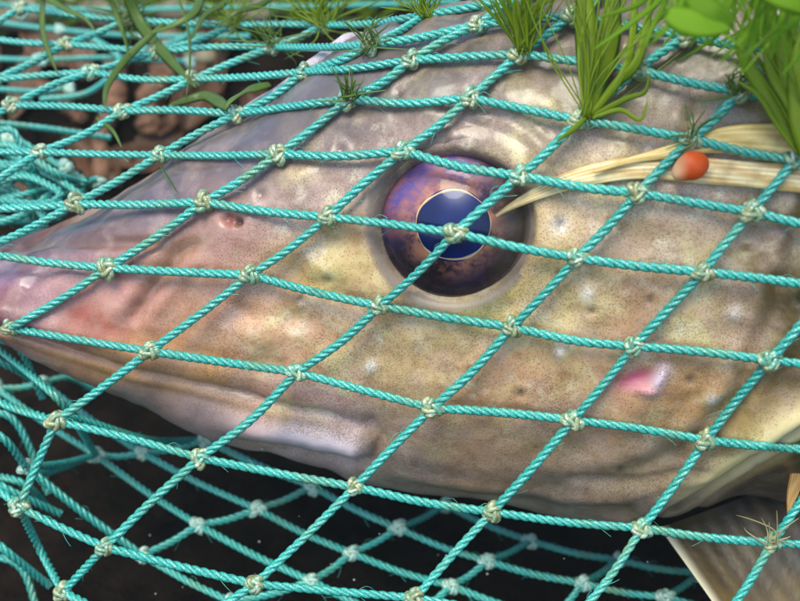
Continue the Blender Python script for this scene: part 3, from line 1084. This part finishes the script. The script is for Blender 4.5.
for _ in range(9):
    y0 = rnd.uniform(140, 240)
    loose.append([(-30, y0, 300), (rnd.uniform(5, 30), y0 + rnd.uniform(-25, 25), rnd.uniform(285, 310)), (rnd.uniform(35, 60), rnd.uniform(155, 230), rnd.uniform(285, 312)),
                  (rnd.uniform(70, 100), rnd.uniform(170, 205), rnd.uniform(298, 318))])
for _ in range(6):
    y0 = rnd.uniform(340, 560)
    loose.append([(-30, y0, 290), (rnd.uniform(0, 25), y0 + rnd.uniform(0, 35), rnd.uniform(275, 295)), (rnd.uniform(40, 80), y0 + rnd.uniform(30, 90), rnd.uniform(285, 300))])
for pl in loose:
    add_twine([at(*p_) for p_ in pl], 1.0, False)
for x, y, d_ in ((10, 138, 317), (66, 167, 310), (98, 183, 308), (40, 60, 372), (190, 62, 385), (70, 89, 360), (60, 30, 390), (145, 36, 388), (22, 14, 395)):
    add_knot(at(x, y, d_), 1.0, clean=True)


KX = np.array([(*knots[k_], dep[k_]) for k_ in knots], float)


def netd(x, y):
    w_ = 1.0 / ((KX[:, 0] - x) ** 2 + (KX[:, 1] - y) ** 2 + 60.0) ** 1.5
    d_ = float((w_ * KX[:, 2]).sum() / w_.sum())
    h_ = ray(FB, x, y)
    return min(d_, project(h_[0])[2] - 2.0) if h_ is not None else d_



# ------------------------------------------------------------------ dry reed leaves, orange blob
def ribbon(P, width, thick, nrm, nv_=13, tintf=None, fold=0.0):
    """closed leaf blade along P (n,3): width array, given facing normal; fibres run lengthwise"""
    n = len(P)
    T, _, _ = frames(P)
    V, Cc = [], []
    for side in (1, -1):
        for i in range(n):
            nr_ = nrm[i] if np.ndim(nrm) == 2 else nrm
            w = np.cross(nr_, T[i])
            w /= np.linalg.norm(w)
            m = np.cross(T[i], w)
            if m @ nr_ < 0:
                m = -m
            for j in range(nv_):
                u = j / (nv_ - 1) * 2 - 1
                zz = thick * (1 - u ** 2) ** 0.5 * side * 0.5 + 0.12 * thick * math.sin(j * 2.6) * side + fold * (1 - abs(u)) * width[i]
                V.append(P[i] + w * u * width[i] / 2 + m * zz)
                Cc.append((*(tintf(i / (n - 1), u) if tintf else (0.2, 0.2, 0.2)), 1))
    F = []
    o2 = n * nv_
    for i in range(n - 1):
        for j in range(nv_ - 1):
            a = i * nv_ + j
            F.append([a, a + 1, a + nv_ + 1, a + nv_])
            F.append([o2 + a, o2 + a + nv_, o2 + a + nv_ + 1, o2 + a + 1])
        for j in (0, nv_ - 1):
            a = i * nv_ + j
            F.append([a, a + nv_, o2 + a + nv_, o2 + a])
    return np.array(V), F, np.array(Cc)


def lay(pts, n, clear=1.0):
    Q = resample(np.array(pts, float), n)
    out = []
    for x, y in Q:
        h = ray(FB, x, y)
        out.append(project(h[0])[2] if h is not None else np.nan)
    out = np.array(out)
    ok = ~np.isnan(out)
    out = np.interp(np.arange(n), np.arange(n)[ok], out[ok])
    for _ in range(12):
        sm = np.convolve(np.pad(out, 2, 'edge'), np.ones(5) / 5, 'valid')
        out = np.minimum(out, sm)
    return np.array([at(x, y, d_ - clear) for (x, y), d_ in zip(Q, out)])


def straw(a, b, seed):
    def f(t, u):
        w_ = 0.5 + 0.5 * math.sin(u * 17 + seed + 2 * math.sin(t * 5 + seed)) * 0.8
        w_ = min(1, max(0, w_ + 0.25 * math.sin(t * 37 + u * 5)))
        return tuple(lin(a) * w_ + lin(b) * (1 - w_))
    return f


def reed(name, pts, wpx, label, clear, a, b, seed, n=70, fold=0.05):
    P = lay(pts, n, clear)
    wd_ = np.interp(np.linspace(0, 1, n), np.linspace(0, 1, len(wpx)), wpx) * 0.2
    nm = []
    for p_ in P:
        x_, y_, _ = project(p_)
        a_ = np.zeros(3)
        for dx in (-12, 0, 12):
            for dy in (-14, 0, 14):
                h_ = ray(FB, x_ + dx, y_ + dy)
                if h_ is not None:
                    a_ += h_[1] * (1 if h_[1] @ FWD < 0 else -1)
        nm.append(a_ / (np.linalg.norm(a_) + 1e-9) if np.linalg.norm(a_) > 0 else -FWD)
    nm = np.array(nm)
    for _ in range(10):
        nm[1:-1] = (nm[:-2] + nm[1:-1] + nm[2:]) / 3
    V, F, Cc = ribbon(P, wd_, 0.75, nm, 13, straw(a, b, seed), fold)
    org = P[n // 2]
    o = mesh_obj(name, V, F, M['reed'], None, origin=org, colors=Cc)
    return tag(o, label, 'reed leaf')


reed('reed_leaf', [(496, 216), (512, 206), (545, 190), (580, 178), (625, 169), (665, 168), (720, 172), (800, 179), (900, 190)], [3, 14, 20, 22, 25, 24, 26, 28, 28],
     'long cream dead reed leaf with its tip on the pike eye', 1.1, (253, 238, 186), (200, 150, 70), 0.4)
reed('reed_leaf', [(594, 172), (632, 160), (668, 152), (715, 141), (760, 141), (820, 146), (900, 152)], [3, 8, 17, 30, 36, 36, 34],
     'broad yellowish dead reed leaf lying above the orange blob', 2.2, (240, 216, 140), (190, 150, 72), 2.1)
P = np.array([at(x, y, d_) for x, y, d_ in ((788, 514, 246), (791, 500, 246), (797, 476, 247), (806, 440, 250), (830, 380, 252))])
P = resample(P, 40)
V, F, Cc = ribbon(P, np.interp(np.linspace(0, 1, 40), [0, 0.15, 0.5, 1], [0.5, 2.6, 4.0, 4.0]), 0.7, -FWD, 13, straw((226, 178, 96), (178, 120, 52), 1.0), 0.05)
tag(mesh_obj('reed_leaf', V, F, M['reed'], None, origin=P[20], colors=Cc), 'amber dead reed strip standing beside the pectoral fin', 'reed leaf')

# orange jelly blob hanging under the reed
h = ray(FB, 693, 166)
bd = project(h[0])[2] - 4.0
u_ = np.linspace(0, 2 * math.pi, 29)[:-1]
V, Cc, F = [], [], []
bc = at(691, 166, bd)
nr = 18
for i in range(nr + 1):
    th = math.pi * i / nr
    for a in u_:
        x, y, z = math.sin(th) * math.cos(a), math.cos(th), math.sin(th) * math.sin(a)
        k = 1 + 0.07 * math.sin(th) * math.sin(2 * a + 1) + 0.04 * math.sin(3 * th) + 0.09 * math.sin(th) ** 2 * math.sin(3 * a + 2 * th)
        px_ = x * k * 3.1 + 0.5 * y
        py_ = y * k * 2.6 - 0.05 * px_ ** 2
        V.append(bc + RIGHT * px_ + UP * py_ - FWD * z * k * 2.6)
        f = min(1, max(0, (-px_ - 0.8) / 2.2))
        Cc.append((*(lin((222, 92, 28)) * (1 - f) + lin((226, 188, 140)) * f), 1))
for i in range(nr):
    for j in range(28):
        F.append([i * 28 + j, (i + 1) * 28 + j, (i + 1) * 28 + (j + 1) % 28, i * 28 + (j + 1) % 28])
tag(mesh_obj('jelly_blob', V, F, M['orange'], None, origin=bc, colors=Cc), 'small orange jelly blob with pale front stuck on the reed leaf', 'blob')


# ------------------------------------------------------------------ water weed
def blade(pts, wpx, parent, mat, name='blade', flat=0.28, n=22):
    """pts: (px, py, depth); tapered strap leaf with lens section"""
    P = resample(np.array([at(*p_) for p_ in pts]), n)
    t = np.linspace(0, 1, n)
    w_ = wpx * 0.1 * np.clip(np.minimum(1.0, 0.55 + 1.6 * t) * np.sqrt(np.maximum(0, 1 - t ** 2.2)) , 0.05, 1)
    T, _, _ = frames(P)
    fac = -FWD + np.array([rnd.uniform(-.7, .7), 0, rnd.uniform(-.3, .6)])
    N = np.cross(fac, T)
    N /= np.linalg.norm(N, axis=1)[:, None] + 1e-9
    B = np.cross(T, N)
    V, F = tube(P, w_, 6, True, flat, frame=(T, N, B))
    return mesh_obj(name, V, F, mat, parent, origin=P[0])


def tuft(root, count, spread, height, wr, mat, label, lean=0.0, dfront=8, extra=None, curl=0.35, group=None):
    x, y, d_ = root
    o = empty('water_weed', at(x, y, d_), label, 'water weed', group)
    for _ in range(count):
        a = rnd.gauss(lean, spread)
        L = height * rnd.uniform(0.55, 1.1)
        dx, dy = math.sin(a) * L, -math.cos(a) * L
        c_ = rnd.gauss(0, curl * 0.8) * L
        x0, y0 = x + rnd.uniform(-6, 6), y + rnd.uniform(-4, 4)
        df = rnd.uniform(-dfront, dfront * 0.6)
        blade([(x0, y0, d_ + rnd.uniform(-1, 1)), (x0 + dx * .35 - c_ * .15, y0 + dy * .4, d_ + df * .4), (x0 + dx * .75 + c_ * .1, y0 + dy * .75, d_ + df * .8),
               (x0 + dx + c_ * .5, y0 + dy, d_ + df)], rnd.uniform(*wr), o, mat)
    for pts, w_ in (extra or []):
        blade(pts, w_, o, mat)
    return o


def kd(k_, lift=1.5):
    return (knots[k_][0], knots[k_][1], dep[k_] - lift)




def nb(pts, lift):
    """blade points given as photo pixels, laid `lift` mm in front of the net"""
    return [(x_, y_, netd(x_, y_) - lift * (0.4 + 0.6 * i_ / max(1, len(pts) - 1))) for i_, (x_, y_) in enumerate(pts)]


x, y, d_ = kd((-4, 3))
tuft((x + 5, y - 2, d_), 60, 0.36, 130, (1.2, 3.4), M['weed'], 'bright green weed tuft with many fine straight blades above the eye', 0.05, 10)
x, y, d_ = kd((-3, 4))
tuft((x + 8, y - 2, d_), 30, 0.27, 215, (1.3, 3.6), M['weed'], 'tall green weed tuft of wide and narrow straps behind the eye', 0.2, 10,
     extra=[(nb(p_, 5), w_) for p_, w_ in (
         ([(587, 117), (583, 70), (580, 20), (583, -60)], 12), ([(588, 116), (600, 75), (612, 30), (612, -60)], 22), ([(590, 117), (615, 85), (640, 55), (655, -30)], 10),
         ([(592, 116), (628, 98), (645, 92), (650, 72)], 6), ([(586, 118), (575, 128), (556, 142)], 6), ([(592, 118), (620, 110), (640, 120), (648, 100)], 5),
         ([(588, 116), (596, 60), (590, 10), (575, -60)], 14), ([(592, 116), (625, 70), (634, 20), (636, -60)], 9))])
x, y, d_ = kd((-3, 6))
tuft((806, 150, d_ - 1), 24, 0.24, 170, (1.5, 4.5), M['weed'], 'leafy green weed clump at the far end of the broad reed leaf', -0.22, 10,
     extra=[(nb(p_, 8), w_) for p_, w_ in (
         ([(800, 150), (770, 100), (745, 60), (738, 30)], 18), ([(805, 145), (790, 90), (785, 40), (800, -20)], 22), ([(800, 155), (775, 120), (758, 95), (735, 80)], 8),
         ([(812, 150), (806, 90), (770, 30), (760, -30)], 26), ([(806, 150), (795, 110), (772, 70), (766, 20)], 20), ([(808, 160), (800, 120), (798, 70), (806, 20)], 24))])
o = empty('water_weed', at(830, -40, netd(800, 0) - 30), 'loose curtain of soft translucent weed hanging above the leafy clump', 'water weed')
for _ in range(80):
    x = rnd.uniform(670, 830)
    L = rnd.uniform(35, 80) + max(0, x - 740) * 0.5
    sw = rnd.gauss(-0.35, 0.5) * L
    z = rnd.uniform(10, 34)
    d0 = netd(735, 20) - z
    blade([(x, -36, d0), (x + sw * 0.25 + rnd.uniform(-8, 8), -36 + L * 0.4, d0 + rnd.uniform(-3, 3)), (x + sw * 0.6 + rnd.uniform(-10, 10), -36 + L * 0.8, d0 + rnd.uniform(-3, 3)),
           (x + sw + rnd.uniform(-12, 12), -36 + L * 1.1, d0)], rnd.uniform(2, 7), o, M['weed_soft'], 'blade', 0.1)
for _ in range(4):
    x, y = rnd.uniform(690, 800), rnd.uniform(-10, 26)
    a, L = rnd.uniform(-0.6, 0.6), rnd.uniform(24, 44)
    d0 = netd(735, 20) - rnd.uniform(24, 40)
    blade([(x - math.cos(a) * L, y - math.sin(a) * L, d0), (x, y + rnd.uniform(-5, 5), d0 - 2), (x + math.cos(a) * L, y + math.sin(a) * L, d0)], rnd.uniform(14, 24), o, M['weed_soft'], 'leaf', 0.06)
# small algae on knots
for k_, lab, cnt, hh, mt in (((-3, 2), 'small frayed algae on the knot above the snout bridge', 24, 30, 'weed_dark'), ((-4, 5), 'small frayed algae on the knot under the hanging weed curtain', 14, 28, 'weed_dark'),
                         ((-6, 1), 'spiky green algae on a knot at the crest of the net', 30, 52, 'weed'), ((-3, 5), 'wispy algae hanging on the knot above the orange blob', 8, 36, 'weed_dark'),
                         ((2, 8), 'pale frayed threads on the knot beside the pectoral fin', 9, 36, 'thread'), ((-6, 0), 'dense green algae cushion on the net crest before the forehead', 44, 60, 'weed'),
                         ((-6, -1), 'loose green algae tuft on the net above the stout stick', 30, 55, 'weed'), ((-6, -2), 'thin olive algae tuft on the net above the gathered strands', 24, 48, 'weed_dark'),
                         ((-5, 0), 'flat olive algae spread over a knot ahead of the forehead', 24, 46, 'weed_dark'), ((-5, 1), 'short algae fringe on the knot beside the dense cushion', 18, 34, 'weed_dark')):
    x, y, d_ = kd(k_, 2.0)
    tuft((x, y, d_), cnt, 1.0, hh, (1.4, 3.0), M[mt], lab, 0.0, 4, None, 0.8)
# long olive blades crossing the net at upper left
o = empty('water_weed', at(150, -30, netd(150, -10) - 10), 'long olive weed blades trailing across the net ahead of the snout', 'water weed')
for pts, w_ in (([(118, -30), (138, 20), (165, 55), (196, 88)], 18), ([(164, 24), (130, 55), (108, 85), (104, 108)], 10),
                ([(45, -20), (42, 20), (46, 45), (57, 72)], 10), ([(100, -20), (115, 10), (124, 35), (130, 60)], 8), ([(170, -20), (186, 20), (190, 60), (186, 100)], 4),
                ([(228, 108), (206, 96), (188, 100), (168, 106)], 16), ([(270, 84), (250, 90), (234, 98), (224, 108)], 15), ([(96, 118), (112, 130), (122, 148)], 5),
                ([(160, 165), (168, 178), (178, 194)], 5), ([(205, -20), (196, 10), (176, 24), (150, 34)], 12), ([(20, -20), (60, 6), (84, 18), (96, 32)], 10),
                ([(240, -30), (228, 0), (205, 15), (190, 42)], 11), ([(290, -20), (262, 4), (236, 12), (214, 30)], 9)):
    blade(nb(pts, 5), w_, o, M['weed_dark'], 'blade', 0.2)
# weed growing on the bank behind
for i, (x, y) in enumerate(((0, 16), (30, 0), (60, 14), (92, 0), (125, 14), (160, 0), (190, 14), (225, 2), (260, 14), (290, 0), (320, 10), (370, 0))):
    hp, hn = ground_hit(x, y + 22)
    X, Y, D = project(hp)
    tuft((X, Y, D - 1), 34, 0.6, 60, (4, 9), M['weed'] if i % 2 else M['weed_dark'], 'clump of green weed rooted on the bank behind the net', rnd.uniform(-.3, .3), 14,
         None, 0.6, 'weed clumps along the bank')

# ------------------------------------------------------------------ litter on the bank
def dead_leaf(px, py, L, Wd, ang, mat, label, group):
    hp, hn = ground_hit(px, py)
    n, m = 15, 9
    z = hn / np.linalg.norm(hn)
    if z[2] < 0:
        z = -z
    x_ = np.cross(np.array([math.cos(ang), math.sin(ang), 0.0]), z)
    x_ /= np.linalg.norm(x_)
    y_ = np.cross(z, x_)
    V, F = [], []
    curl = rnd.uniform(0.1, 0.45)
    for side in (1, -1):
        for i in range(n):
            t = i / (n - 1)
            w_ = Wd * math.sin(math.pi * t ** 0.85) ** 0.8 * (1 + 0.1 * math.sin(t * 40)) + 0.4
            for j in range(m):
                u = j / (m - 1) * 2 - 1
                h_ = 2.2 + curl * Wd * abs(u) ** 1.5 + 0.25 * L * curl * (t - 0.5) ** 2 * 2 + 0.35 * math.cos(u * 9) + side * 0.2 * (1 - abs(u))
                V.append(hp + x_ * (t - 0.5) * L + y_ * u * w_ / 2 + z * h_)
    o2 = n * m
    for i in range(n - 1):
        for j in range(m - 1):
            a = i * m + j
            F.append([a, a + 1, a + m + 1, a + m])
            F.append([o2 + a, o2 + a + m, o2 + a + m + 1, o2 + a + 1])
    return tag(mesh_obj('dead_leaf', V, F, mat, None, origin=hp), label, 'leaf', group)


for k in range(20):
    dead_leaf(rnd.uniform(-30, 300), rnd.uniform(10, 195), rnd.uniform(18, 38), rnd.uniform(9, 18), rnd.uniform(0, 6.28), M['leaf_brown'],
              'curled brown dead leaf on the dark bank behind the net', 'dead leaves on the bank')
sticks = [((118, 70), (104, 190), 4.2, 'reddish brown stick leaning down the bank beside the snout'), ((170, 52), (152, 150), 6.0, 'stout dark brown stick behind the ridge of the snout'),
          ((205, 60), (176, 140), 3.6, 'thin pale brown stick slanting close to the forehead'), ((40, 95), (86, 128), 3.0, 'short brown twig lying across the gathered net')]
for (x0, y0), (x1, y1), r_, lab in sticks:
    a, _ = ground_hit(x0, y0)
    b, _ = ground_hit(x1, y1)
    a = a + np.array([0, 0, r_ * 0.9])
    b = b + np.array([0, 0, r_ * 0.9])
    P = resample(np.array([a, a * .6 + b * .4 + np.array([2, 0, 3.0]), a * .3 + b * .7 + np.array([-2, 0, 2.0]), b]), 40)
    t = np.linspace(0, 1, 40)
    V, F = tube(P, r_ * (1 - 0.3 * t) * (1 + 0.10 * np.sin(t * 23) + 0.07 * np.sin(t * 51)), 14)
    V = V + 0.35 * nrs.randn(*V.shape)
    tag(mesh_obj('stick', V, F, M['bark'], None, origin=a), lab, 'stick')
for k, (x, y, r_) in enumerate(((22, 22, 12), (62, 14, 9), (108, 22, 10), (205, 60, 7), (182, 18, 9), (250, 20, 10))):
    hp, hn = ground_hit(x, y)
    bm = bmesh.new()
    bmesh.ops.create_icosphere(bm, subdivisions=3, radius=1.0)
    V = np.array([v.co[:] for v in bm.verts])
    F = [[v.index for v in f.verts] for f in bm.faces]
    bm.free()
    V = V * (1 + 0.16 * vnoise(V[:, 0] * 1.7 + k * 9, V[:, 1] * 1.7 + V[:, 2] * 2.1, 40 + k))[:, None] * np.array([1.2, 1.0, 0.65]) * r_
    tag(mesh_obj('pebble', V + hp + np.array([0, 0, r_ * 0.35]), F, M['stone'], None, origin=hp), 'rounded buff pebble half bedded in the bank mud', 'pebble', 'pebbles on the bank')

# suspended specks in the dark water below the fish
parts = []
oc = np.array([(1, 0, 0), (-1, 0, 0), (0, 1, 0), (0, -1, 0), (0, 0, 1), (0, 0, -1)], float)
of = [[0, 2, 4], [2, 1, 4], [1, 3, 4], [3, 0, 4], [2, 0, 5], [1, 2, 5], [3, 1, 5], [0, 3, 5]]
for _ in range(45):
    x, y = rnd.uniform(0, 800), rnd.uniform(430, 610)
    parts.append((oc * rnd.uniform(0.12, 0.34) + at(x, y, rnd.uniform(262, 300)), of))
V, F = join(parts)
so = mesh_obj('suspended_specks', V, F, M['speck'], None, origin=at(400, 560, 280))
tag(so, 'pale specks drifting in the dark water below the pike', 'specks')
so['kind'] = 'stuff'

# ------------------------------------------------------------------ murky water
hx, hz0, hz1 = 62000.0, -60.0, 330.0
hv = [(x, y, z) for z in (hz0, hz1) for x, y in ((-hx, -hx), (hx, -hx), (hx, hx), (-hx, hx))]
hm = bpy.data.materials.new('water_haze')
hm.use_nodes = True
hm.node_tree.nodes.clear()
ho = hm.node_tree.nodes.new('ShaderNodeOutputMaterial')
hp_ = hm.node_tree.nodes.new('ShaderNodeVolumePrincipled')
hp_.inputs['Color'].default_value = (0.80, 0.92, 0.86, 1)
hp_.inputs['Density'].default_value = 0.03
hm.node_tree.links.new(hp_.outputs[0], ho.inputs['Volume'])
haze = mesh_obj('haze', hv, [[3, 2, 1, 0], [4, 5, 6, 7], [0, 1, 5, 4], [1, 2, 6, 5], [2, 3, 7, 6], [3, 0, 4, 7]], hm, None, smooth=False)
haze['kind'] = 'stuff'

for o in bpy.data.objects:
    for k in ('_o', '_mw'):
        if k in o:
            del o[k]
